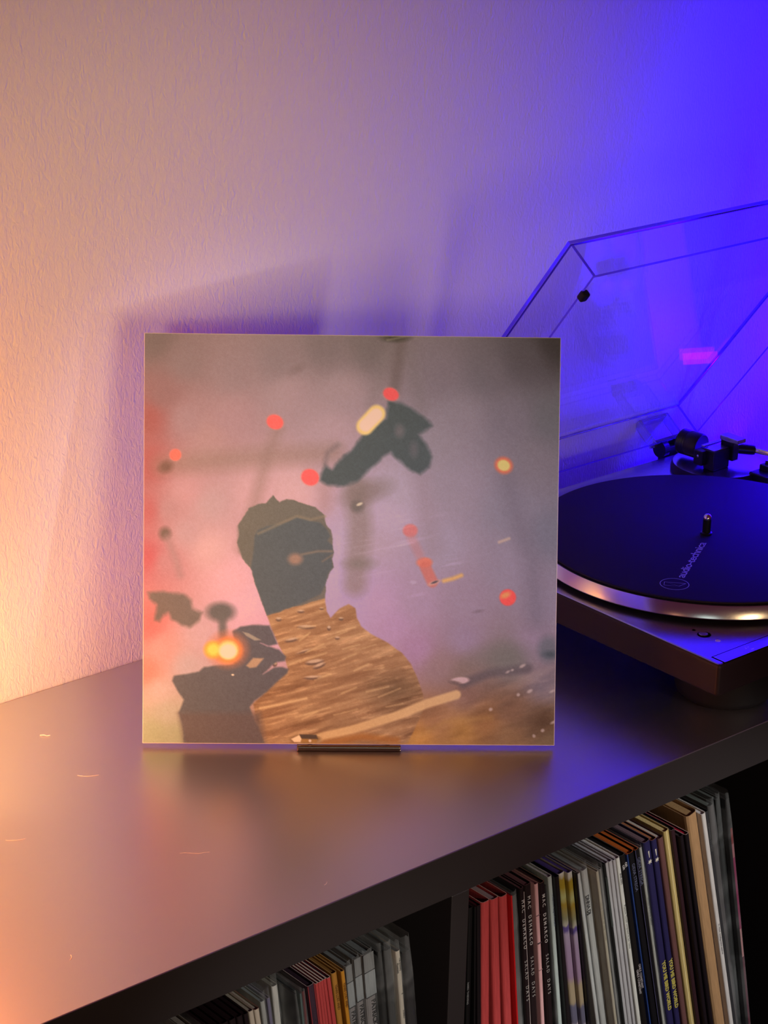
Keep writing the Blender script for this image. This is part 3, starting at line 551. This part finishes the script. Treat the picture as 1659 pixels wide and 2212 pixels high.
    put(disc(1097, 1288, 18, 18, 1.8), (244, 80, 74)); put(disc(1092, 1283, 11, 6, 3, -.4), (232, 150, 84), .9)
    put(disc(885, 1143, 16, 14, 2.5), (212, 106, 100), .85); put(disc(916, 1212, 17, 11, 2.5), (222, 112, 88), .9); put(line([(918, 1222), (933, 1254)], 24, 3), (206, 104, 88), .8)
    put(line([(888, 1160), (905, 1195)], 20, 5), (188, 118, 118), .5); put(disc(937, 1256, 14, 4, 1.5, -.35), (210, 150, 130)); put(disc(938, 1255, 8, 2.5, 1, -.35), (90, 74, 80))
    put(line([(958, 1252), (978, 1247), (996, 1240)], 8, 3), (226, 166, 92), .9); put(line([(1078, 1168), (1100, 1160)], 6, 2), (206, 166, 140), .8); put(disc(775, 1086, 7, 3, 1, -.4), (205, 178, 150))
    put(disc(892, 1255, 7, 4, 1.5), (188, 160, 170), .6); put(disc(1033, 1318, 10, 3, 2, -.2), (118, 98, 106), .7)
    # water drop shaped rock at the foot
    put(disc(658, 1597, 32, 10, 2), (120, 84, 52)); put(poly([(627,1597),(645,1588),(650,1597),(648,1604),(634,1604)], 1.2), (232, 190, 148)); put(poly([(645,1587),(682,1588),(685,1597),(650,1596)], 1.4), (74, 54, 44)); put(poly([(650,1597),(684,1598),(682,1605),(648,1605)], 1.2), (158, 108, 52)); put(disc(668, 1601, 3, 3, 1), (228, 190, 160))
    # faint wrinkles of the print and grain
    wr = fbm(90, 7, 71, -.2); A += (np.clip(wr-.62, 0, 1)*np.clip(1-np.hypot((X-900)/230, (Y-1200)/130), 0, 1))[..., None]*np.array((110, 95, 100))
    A += (fbm(5, 5, 81, 0, 2)-.5)[..., None]*7+(rs.rand(n, n)-.5)[..., None]*7
    s = np.clip(A, 2, 255)/255; lin = np.where(s <= .04045, s/12.92, ((s+.055)/1.055)**2.4)
    GAIN = np.array((1.00, 1.74, 2.55)); lin = lin*GAIN
    return np.clip(lin, .003, .93)
def album():
    n = 560
    root = thing('record_sleeve', 'square art print record sleeve leaning upright on a small metal stand', 'record', (AX, AY, .004))
    root.matrix_world = MA
    o = obj('jacket', bx(0, AW, 0, AT, 0, AH, bev=.0003, seg=2), mat('white_card', (.85, .82, .78, 1), .5), root)
    lin = cover_colors(n)
    k = np.linspace(0, 1, n); uu, vv = np.meshgrid(k, k); m_ = .0004
    co = np.stack([(m_+uu*(AW-2*m_)), np.full_like(uu, -.00006), AH-m_-vv*(AH-2*m_)], -1).reshape(-1, 3)
    idx = np.arange(n*n).reshape(n, n); q = np.stack([idx[:-1, :-1], idx[1:, :-1], idx[1:, 1:], idx[:-1, 1:]], -1).reshape(-1, 4)
    me = bpy.data.meshes.new('cover_print'); me.vertices.add(n*n); me.vertices.foreach_set('co', co.ravel().astype(np.float32))
    me.loops.add(q.size); me.loops.foreach_set('vertex_index', q.ravel().astype(np.int32))
    me.polygons.add(len(q)); me.polygons.foreach_set('loop_start', (np.arange(len(q))*4).astype(np.int32))
    me.update(calc_edges=True)
    ca = me.color_attributes.new('print', 'FLOAT_COLOR', 'POINT'); d = np.ones((n*n, 4), np.float32); d[:, :3] = lin.reshape(-1, 3); ca.data.foreach_set('color', d.ravel())
    at = N(m_print, 'ShaderNodeVertexColor'); at.layer_name = 'print'; L(m_print, at, 0, BS(m_print), 'Base Color')
    tc = N(m_print, 'ShaderNodeTexCoord'); mp = N(m_print, 'ShaderNodeMapping'); mp.inputs['Scale'].default_value = (900, 900, 120)
    no = N(m_print, 'ShaderNodeTexNoise', Scale=1.0, Detail=2); bp = N(m_print, 'ShaderNodeBump', Strength=.08, Distance=.0002)
    L(m_print, tc, 'Object', mp, 0); L(m_print, mp, 0, no, 'Vector'); L(m_print, no, 'Fac', bp, 'Height'); L(m_print, bp, 0, BS(m_print), 'Normal')
    link('cover_print', me, m_print, root)
album()
m_gun = mat('gunmetal', (.24, .19, .15, 1), .25, metal=1)
st = thing('record_stand', 'small dark metal stand whose ledge carries the leaning art print sleeve', 'stand', (AX, AY, 0))
MS = Matrix(((ux.x, nb.x, 0, AX), (ux.y, nb.y, 0, AY), (0, 0, 1, 0), (0, 0, 0, 1))); st.matrix_world = MS
a0, a1 = .1185, .1985
bm = bmesh.new(); box(bm, a0, a1, -.0046, .012, .0003, .0019, bev=.0006, seg=2); box(bm, a0, a1, -.0046, -.0010, .0003, .0042, bev=.0010, seg=3); obj('ledge', bm, m_gun, st)
bm = bmesh.new(); tl = math.tan(ATILT)
for s in (a0+.010, a1-.010): tube(bm, [(s, .0095, .0042), (s, .0095+tl*.15+.0002, .154)], .0018, 12)
tube(bm, [(a0+.010, .0095+tl*.15, .154), (a1-.010, .0095+tl*.15, .154)], .0018, 12)
obj('back_rest', bm, m_gun, st)
bm = bmesh.new()
for s in (a0+.010, a1-.010): tube(bm, [(s, .006, .0022), (s, .085, .0022), (s, .0095+tl*.10+.002, .104)], .0018, 12)
obj('rear_leg', bm, m_gun, st)
# ------------------------------------------------------------------ turntable
X0, Y0, ZT, ZB, PW, PD = 1.0199, .0085, .0612, .0333, .387, .3561
m_plinth = mat('matte_black_plinth', (.020, .017, .018, 1), .24); BS(m_plinth).inputs['IOR'].default_value = 8
m_side = mat('black_plinth_side', (.022, .013, .013, 1), .45, spec=.3)
m_blk = mat('black_plastic', (.008, .008, .009, 1), .35); m_rub = mat('black_rubber', (.008, .007, .007, 1), .6, spec=.3)
m_void = mat('black_gap', (.002, .002, .002, 1), .9, spec=0)
m_alu = mat('brushed_aluminium', (.80, .78, .76, 1), .22, metal=1)
m_chr = mat('polished_steel', (.85, .84, .82, 1), .08, metal=1)
m_mat = mat('felt_mat', (.012, .008, .012, 1), .7, spec=.3)
m_ink = mat('grey_ink', (.50, .48, .54, 1), .5)
m_pale = mat('pale_ink', (.85, .85, .9, 1), .5)
tt = thing('turntable', 'black record turntable with raised clear dust cover, at the right on the shelf top', 'turntable', (X0, Y0, 0))
bm = bmesh.new(); box(bm, 0, PW, 0, PD, ZB, ZT, bev=.0028, seg=5)
for f in bm.faces:
    if f.normal.z > .8: f.material_index = 1
obj('plinth', bm, [m_side, m_plinth], tt)
# front control strip: a thin groove and the strip itself, a hair proud
obj('groove', bx(.0065, PW-.0065, .0008, .0146, ZT-.0004, ZT+.00008, bev=.00003, seg=1), m_void, tt)
obj('control_panel', bx(.0078, PW-.0078, .0010, .0136, ZT-.0002, ZT+.0003, bev=.0001, seg=1), m_plinth, tt)
for fx in (.068, PW-.068):
    for fy in (.051, PD-.051):
        f = lathe(bmesh.new(), [(0, 0), (.036, 0), (.0385, .002), (.040, .006), (.040, ZB-.002), (.037, ZB), (0, ZB)], 64)
        o = obj('foot', f, m_rub, tt, smooth=True); o.location = (fx, fy, .0002)
cx, cy = 1.1836-X0, .1722-Y0
R = .1494
pl = obj('platter', lathe(bmesh.new(), [(0, ZT+.0035), (.140, ZT+.0035), (R+.0005, ZT+.0035), (R+.0032, ZT+.0040), (R+.0036, ZT+.0048), (R+.0014, ZT+.0147), (R+.0008, ZT+.0153), (R-.0030, ZT+.0156), (0, ZT+.0156)], 200), m_alu, tt, smooth=True)
pl.location = (cx, cy, 0)
sh = obj('platter_hub', lathe(bmesh.new(), [(0, ZT), (.05, ZT), (.05, ZT+.0035), (0, ZT+.0035)], 48), m_blk, tt); sh.location = (cx, cy, 0)
mt = obj('mat', lathe(bmesh.new(), [(0, ZT+.0158), (R-.0020, ZT+.0158), (R-.0012, ZT+.0165), (R-.0014, ZT+.0176), (R-.0030, ZT+.0181), (0, ZT+.0181)], 200), m_mat, tt, smooth=True); mt.location = (cx, cy, 0)
sd = obj('spindle', lathe(bmesh.new(), [(0, ZT+.0183), (.0050, ZT+.0183), (.0050, ZT+.0195), (.0036, ZT+.020), (.0036, ZT+.0315), (.0034, ZT+.0316), (0, ZT+.0317)], 40), m_blk, tt, smooth=True); sd.location = (cx, cy, 0)
st2 = obj('spindle_tip', lathe(bmesh.new(), [(0, .0), (.0036, .0), (.0036, .0018), (.0030, .0034), (.0018, .0046), (0, .0050)], 40), m_chr, sd, smooth=True); st2.location = (0, 0, ZT+.0317)
# print on the mat, running outwards from under the spindle
ta = math.radians(29.5); dx, dy = math.cos(ta), math.sin(ta)
me = text_mesh('audio-technica', .0168, .93, .0001)
xs = [v.co.x for v in me.vertices]; ln = max(xs)-min(xs); k = .0835/ln
o = link('logo_lettering', me, m_ink, mt)
bx0, by0 = 1.0930-X0-cx, .1187-Y0-cy
o.matrix_local = Matrix(((dx*k, -dy*.62, 0, bx0), (dy*k, dx*.62, 0, by0), (0, 0, 1, ZT+.0182), (0, 0, 0, 1)))
bm = bmesh.new(); rr = .0118; ccx, ccy = 1.0790-X0-cx, .1123-Y0-cy
def strip(bm, pts, w, closed=False):
    n = len(pts); vs = []
    for i, p in enumerate(pts):
        a = pts[(i-1) % n] if (closed or i) else p; b = pts[(i+1) % n] if (closed or i < n-1) else p
        d = Vector((b[0]-a[0], b[1]-a[1])).normalized(); q = Vector((-d.y, d.x))*w/2
        vs.append((bm.verts.new((p[0]+q.x, p[1]+q.y, 0)), bm.verts.new((p[0]-q.x, p[1]-q.y, 0))))
    for i in range(n if closed else n-1): a, b = vs[i], vs[(i+1) % n]; bm.faces.new((a[0], a[1], b[1], b[0]))
strip(bm, [(rr*math.cos(a), rr*math.sin(a)) for a in np.linspace(0, 2*math.pi, 48, endpoint=False)], .0006, True)
strip(bm, [(-.0085, -.0045), (.0088, -.0015), (-.0045, .0030), (.0075, .0055), (.0088, -.0015)], .0005); strip(bm, [(-.0085, -.0045), (-.0045, .0030)], .0004)
o = obj('logo_emblem', bm, m_ink, mt); o.matrix_local = Matrix.Translation((ccx, ccy, ZT+.01825)) @ Matrix.Rotation(ta+math.pi/2, 4, 'Z')
# start button, sensor dot, speed dot, markings
def disc_part(name, x, y, r, h, m, parent=tt, prof=None, z=ZT):
    o = obj(name, lathe(bmesh.new(), prof or [(0, -.0002), (r, -.0002), (r, h*.8), (r*.93, h), (0, h)], 40), m, parent, smooth=False); o.location = (x, y, z); return o
bt = disc_part('button_ring', .0342, .0469, .0, 0, m_void, prof=[(0, .00006), (.0044, .00006), (.0052, .00002), (.0056, .0001), (.0056, -.0002)])
disc_part('start_button', .0340, .0475, .0037, .0009, m_plinth)
disc_part('sensor_hole', .0344, .0581, .0015, .0001, m_void); disc_part('speed_mark', .0342, .0322, .0022, .0001, m_pale)
for a, b, w_, h_ in ((.0395, .0075, .0014, .0010), (.0425, .0042, .0028, .0007), (.0432, .0086, .0010, .0005), (.0412, .0098, .0006, .0006)):
    obj('panel_marking', bx(a, a+w_, b, b+h_, ZT+.0003, ZT+.00036), m_pale, tt)
# tonearm
Z1 = ZT+.0001
base = obj('tonearm_base', lathe(bmesh.new(), [(0, 0), (.0445, 0), (.0445, .0035), (.0430, .0070), (.0425, .0078), (.0400, .0082), (0, .0082)], 96), [m_side, m_plinth], tt, smooth=True); base.location = (.330, .299, Z1)
for f in base.data.polygons: f.material_index = int(f.normal.z > .9)
tz = Z1+.0083
ta_ = obj('tonearm', bx(.3055, .3280, .283, .2960, tz, tz+.0195, bev=.0010, seg=3), m_blk, tt)
AYW = math.radians(-83)     # arm axis, nearly parallel to the turntable's side
ax_ = Vector((math.cos(AYW), math.sin(AYW), -.02)).normalized(); C0 = Vector((.3205, .3005, tz+.0140))
def along(prof, o0): return lathe(bmesh.new(), prof, 40, Matrix.Translation(o0) @ ax_.to_track_quat('Z', 'Y').to_matrix().to_4x4())
R1 = .0124; pf = [(0, -.034), (.0112, -.034), (R1, -.0328)]
for i in range(5): pf += [(R1, -.0318+i*.0016), (.0118, -.0312+i*.0016), (.0118, -.0306+i*.0016), (R1, -.0302+i*.0016)]
pf += [(R1, -.012), (.0114, -.0105), (0, -.0105)]
obj('counterweight', along(pf, C0), m_blk, ta_, smooth=True)
obj('bearing_housing', bx(.2990, .3100, .2925, .3030, tz+.004, tz+.0185, bev=.001), m_blk, ta_)
obj('top_plate', bx(.3068, .3266, .2842, .2948, tz+.0195, tz+.0201, bev=.0002), m_plinth, ta_)
obj('lock_bar', bx(.3090, .3420, .2985, .3030, tz+.0190, tz+.0210, bev=.0008), m_plinth, ta_)
obj('arm_bracket', bx(.3225, .3340, .2695, .2925, tz+.0265, tz+.0312, bev=.0008), m_plinth, ta_)
obj('bracket_post', bx(.3285, .3370, .2800, .2960, tz+.006, tz+.0265, bev=.0008), m_blk, ta_)
bm = bmesh.new(); p0 = Vector((.3360, .2930, tz+.0150)); p1 = Vector((.3525, .2730, tz+.0143)); tube(bm, [p0, p0+(p1-p0)*.93, p1], [.0052, .0048, .0042], 24); obj('arm_collar', bm, m_blk, ta_, smooth=True)
bm = bmesh.new(); p2 = Vector((.3650, .2350, tz+.0138)); p3 = Vector((.3660, .090, tz+.0118)); tube(bm, [p1, p2, Vector((.3665, .16, tz+.0128)), p3], .0031, 24); obj('arm_tube', bm, m_chr, ta_, smooth=True)
obj('head_shell', bx(.357, .374, .062, .092, tz+.006, tz+.0150, bev=.0015), m_blk, ta_)
obj('arm_screw', lathe(bmesh.new(), [(0, 0), (.0012, 0), (.0012, .0006), (0, .0008)], 20, Matrix.Translation((.2990, .297, tz+.0135)) @ Matrix.Rotation(-math.pi/2, 4, 'Y')), m_chr, ta_)
bm = bmesh.new(); tube(bm, [(.3480, .2560, tz+.0080), (.3540, .2500, tz+.0068), (.3610, .2500, tz+.0086), (.3680, .2560, tz+.0140)], [.0018, .0020, .0019, .0015], 12)
obj('lift_lever', bm, m_blk, tt, smooth=True)
bm = bmesh.new(); box(bm, .3300, .3560, .2380, .2600, Z1+.0002, Z1+.0100, bev=.001); box(bm, .3420, .3500, .2480, .2580, Z1+.0095, Z1+.0155, bev=.0008); obj('lift_housing', bm, m_blk, tt)
obj('arm_rest', bx(.3600, .3720, .195, .207, Z1, Z1+.0175, bev=.0012), m_blk, tt)
# dust cover, raised on its hinges
m_acr = clear(mat('clear_acrylic'), (.988, .985, 1, 1), .02, 1.40)
m_edge = mat('acrylic_edge_blue_glow', (.16, .07, .85, 1), .15); BS(m_edge).inputs['Transmission Weight'].default_value = .75; BS(m_edge).inputs['IOR'].default_value = 1.2  # blue lamp's glow in the cut edges is tinted into this colour
TH_ = .9305; LH, LL, LW, LX, LY, LZ = .0370, .3255, .3619, .0125, .3733-Y0, .0717
lid = bpy.data.objects.new('dust_cover', None); COL.objects.link(lid); lid.parent = tt
ct, stn = math.cos(TH_), math.sin(TH_)
# local x: width, y: from the hinge outwards, z: from the rim towards the top panel
lid.matrix_local = Matrix(((1, 0, 0, LX), (0, -ct, stn, LY), (0, stn, ct, LZ), (0, 0, 0, 1)))
tk = .0031
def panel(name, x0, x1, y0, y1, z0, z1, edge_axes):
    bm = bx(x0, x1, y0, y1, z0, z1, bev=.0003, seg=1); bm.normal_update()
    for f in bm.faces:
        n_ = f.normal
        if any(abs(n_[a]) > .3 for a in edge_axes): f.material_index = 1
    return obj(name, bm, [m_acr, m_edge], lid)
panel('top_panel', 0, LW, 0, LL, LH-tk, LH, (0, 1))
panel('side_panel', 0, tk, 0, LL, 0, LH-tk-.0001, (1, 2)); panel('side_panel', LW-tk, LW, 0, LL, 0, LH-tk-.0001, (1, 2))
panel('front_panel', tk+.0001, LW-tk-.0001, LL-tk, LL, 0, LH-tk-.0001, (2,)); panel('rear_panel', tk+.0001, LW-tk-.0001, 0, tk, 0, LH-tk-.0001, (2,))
bmp = bmesh.new(); box(bmp, .0004, .0080, LL-.0285, LL-.0195, -.0045, .0022, bev=.0018, seg=3); obj('bumper', bmp, m_rub, lid)
bmp = bmesh.new(); box(bmp, LW-.0080, LW-.0004, LL-.0285, LL-.0195, -.0045, .0022, bev=.0018, seg=3); obj('bumper', bmp, m_rub, lid)
m_clr = mat('moulded_clear', (.8, .8, 1, 1), .05); BS(m_clr).inputs['Transmission Weight'].default_value = .82; BS(m_clr).inputs['IOR'].default_value = 1.4
for hx in (.018, .3020):
    bm = bmesh.new(); a, b, c = .041, .0105, .0285
    for x0, x1, z0, z1 in ((0, .0030, 0, c), (a-.0030, a, 0, c), (.0032, a-.0032, 0, .0030), (.0032, a-.0032, c-.0030, c)): box(bm, hx+x0, hx+x1, -b, -.0002, z0+.002, z1+.002, bev=.0004, seg=1)
    obj('hinge_bracket', bm, m_clr, lid)
    bm = bmesh.new(); wx = LX+hx+.008
    lathe(bm, [(0, 0), (.0085, 0), (.0085, .007), (0, .007)], 28, Matrix.Translation((wx, LY+.003, ZT+.0030)) @ Matrix.Rotation(math.pi/2, 4, 'Y'))
    lathe(bm, [(0, 0), (.0085, 0), (.0085, .007), (0, .007)], 28, Matrix.Translation((wx+.018, LY+.003, ZT+.0030)) @ Matrix.Rotation(math.pi/2, 4, 'Y'))
    box(bm, wx+.004, wx+.021, LY-.004, LY+.008, ZT-.012, ZT+.006, bev=.001)
    obj('hinge', bm, m_blk, tt)
# ------------------------------------------------------------------ lint on the shelf
m_lint = mat('white_lint', (.85, .75, .72, 1), .8)
def lint(label, pts, r=.00012):
    o = obj('lint', tube(bmesh.new(), pts, r, 6), m_lint, smooth=True); tag(o, label, 'lint')
def arc(x, y, L_, a, bend, n=7): return [(x+L_*(i/(n-1)-.5)*math.cos(a)-bend*((2*i/(n-1)-1)**2)*math.sin(a), y+L_*(i/(n-1)-.5)*math.sin(a)+bend*((2*i/(n-1)-1)**2)*math.cos(a), .00022) for i in range(n)]
lint('curved pale hair lying on the shelf top, left of the leaning sleeve', arc(.5985, .2543, .016, -.62, .0016))
lint('tiny white fluff on the shelf top near the wall, left of the leaning sleeve', [(.6065, .3335, .0003), (.6085, .3305, .0012), (.6100, .3290, .0004), (.6120, .3275, .0010)], .00032)
lint('short pale hair at the far left of the shelf top', arc(.505, .205, .014, -.5, .0012), .0001)
lint('long wavy pale hair in the middle of the shelf top, below the leaning sleeve', [(.585+.0035*i, .118-.0025*i+.0012*math.sin(i*1.7), .00022) for i in range(6)], .00010)
lint('faint pale hair at the left edge of the shelf top, nearer the front', arc(.515, .262, .012, -.7, .0010), .00010)
lint('small bent white fibre near the bottom left corner of the shelf top', arc(.452, .052, .006, .9, .0008), .00014)
lint('small pale fibre near the front edge of the shelf top below the leaning sleeve', arc(.640, .022, .0045, .5, .0006), .00014)
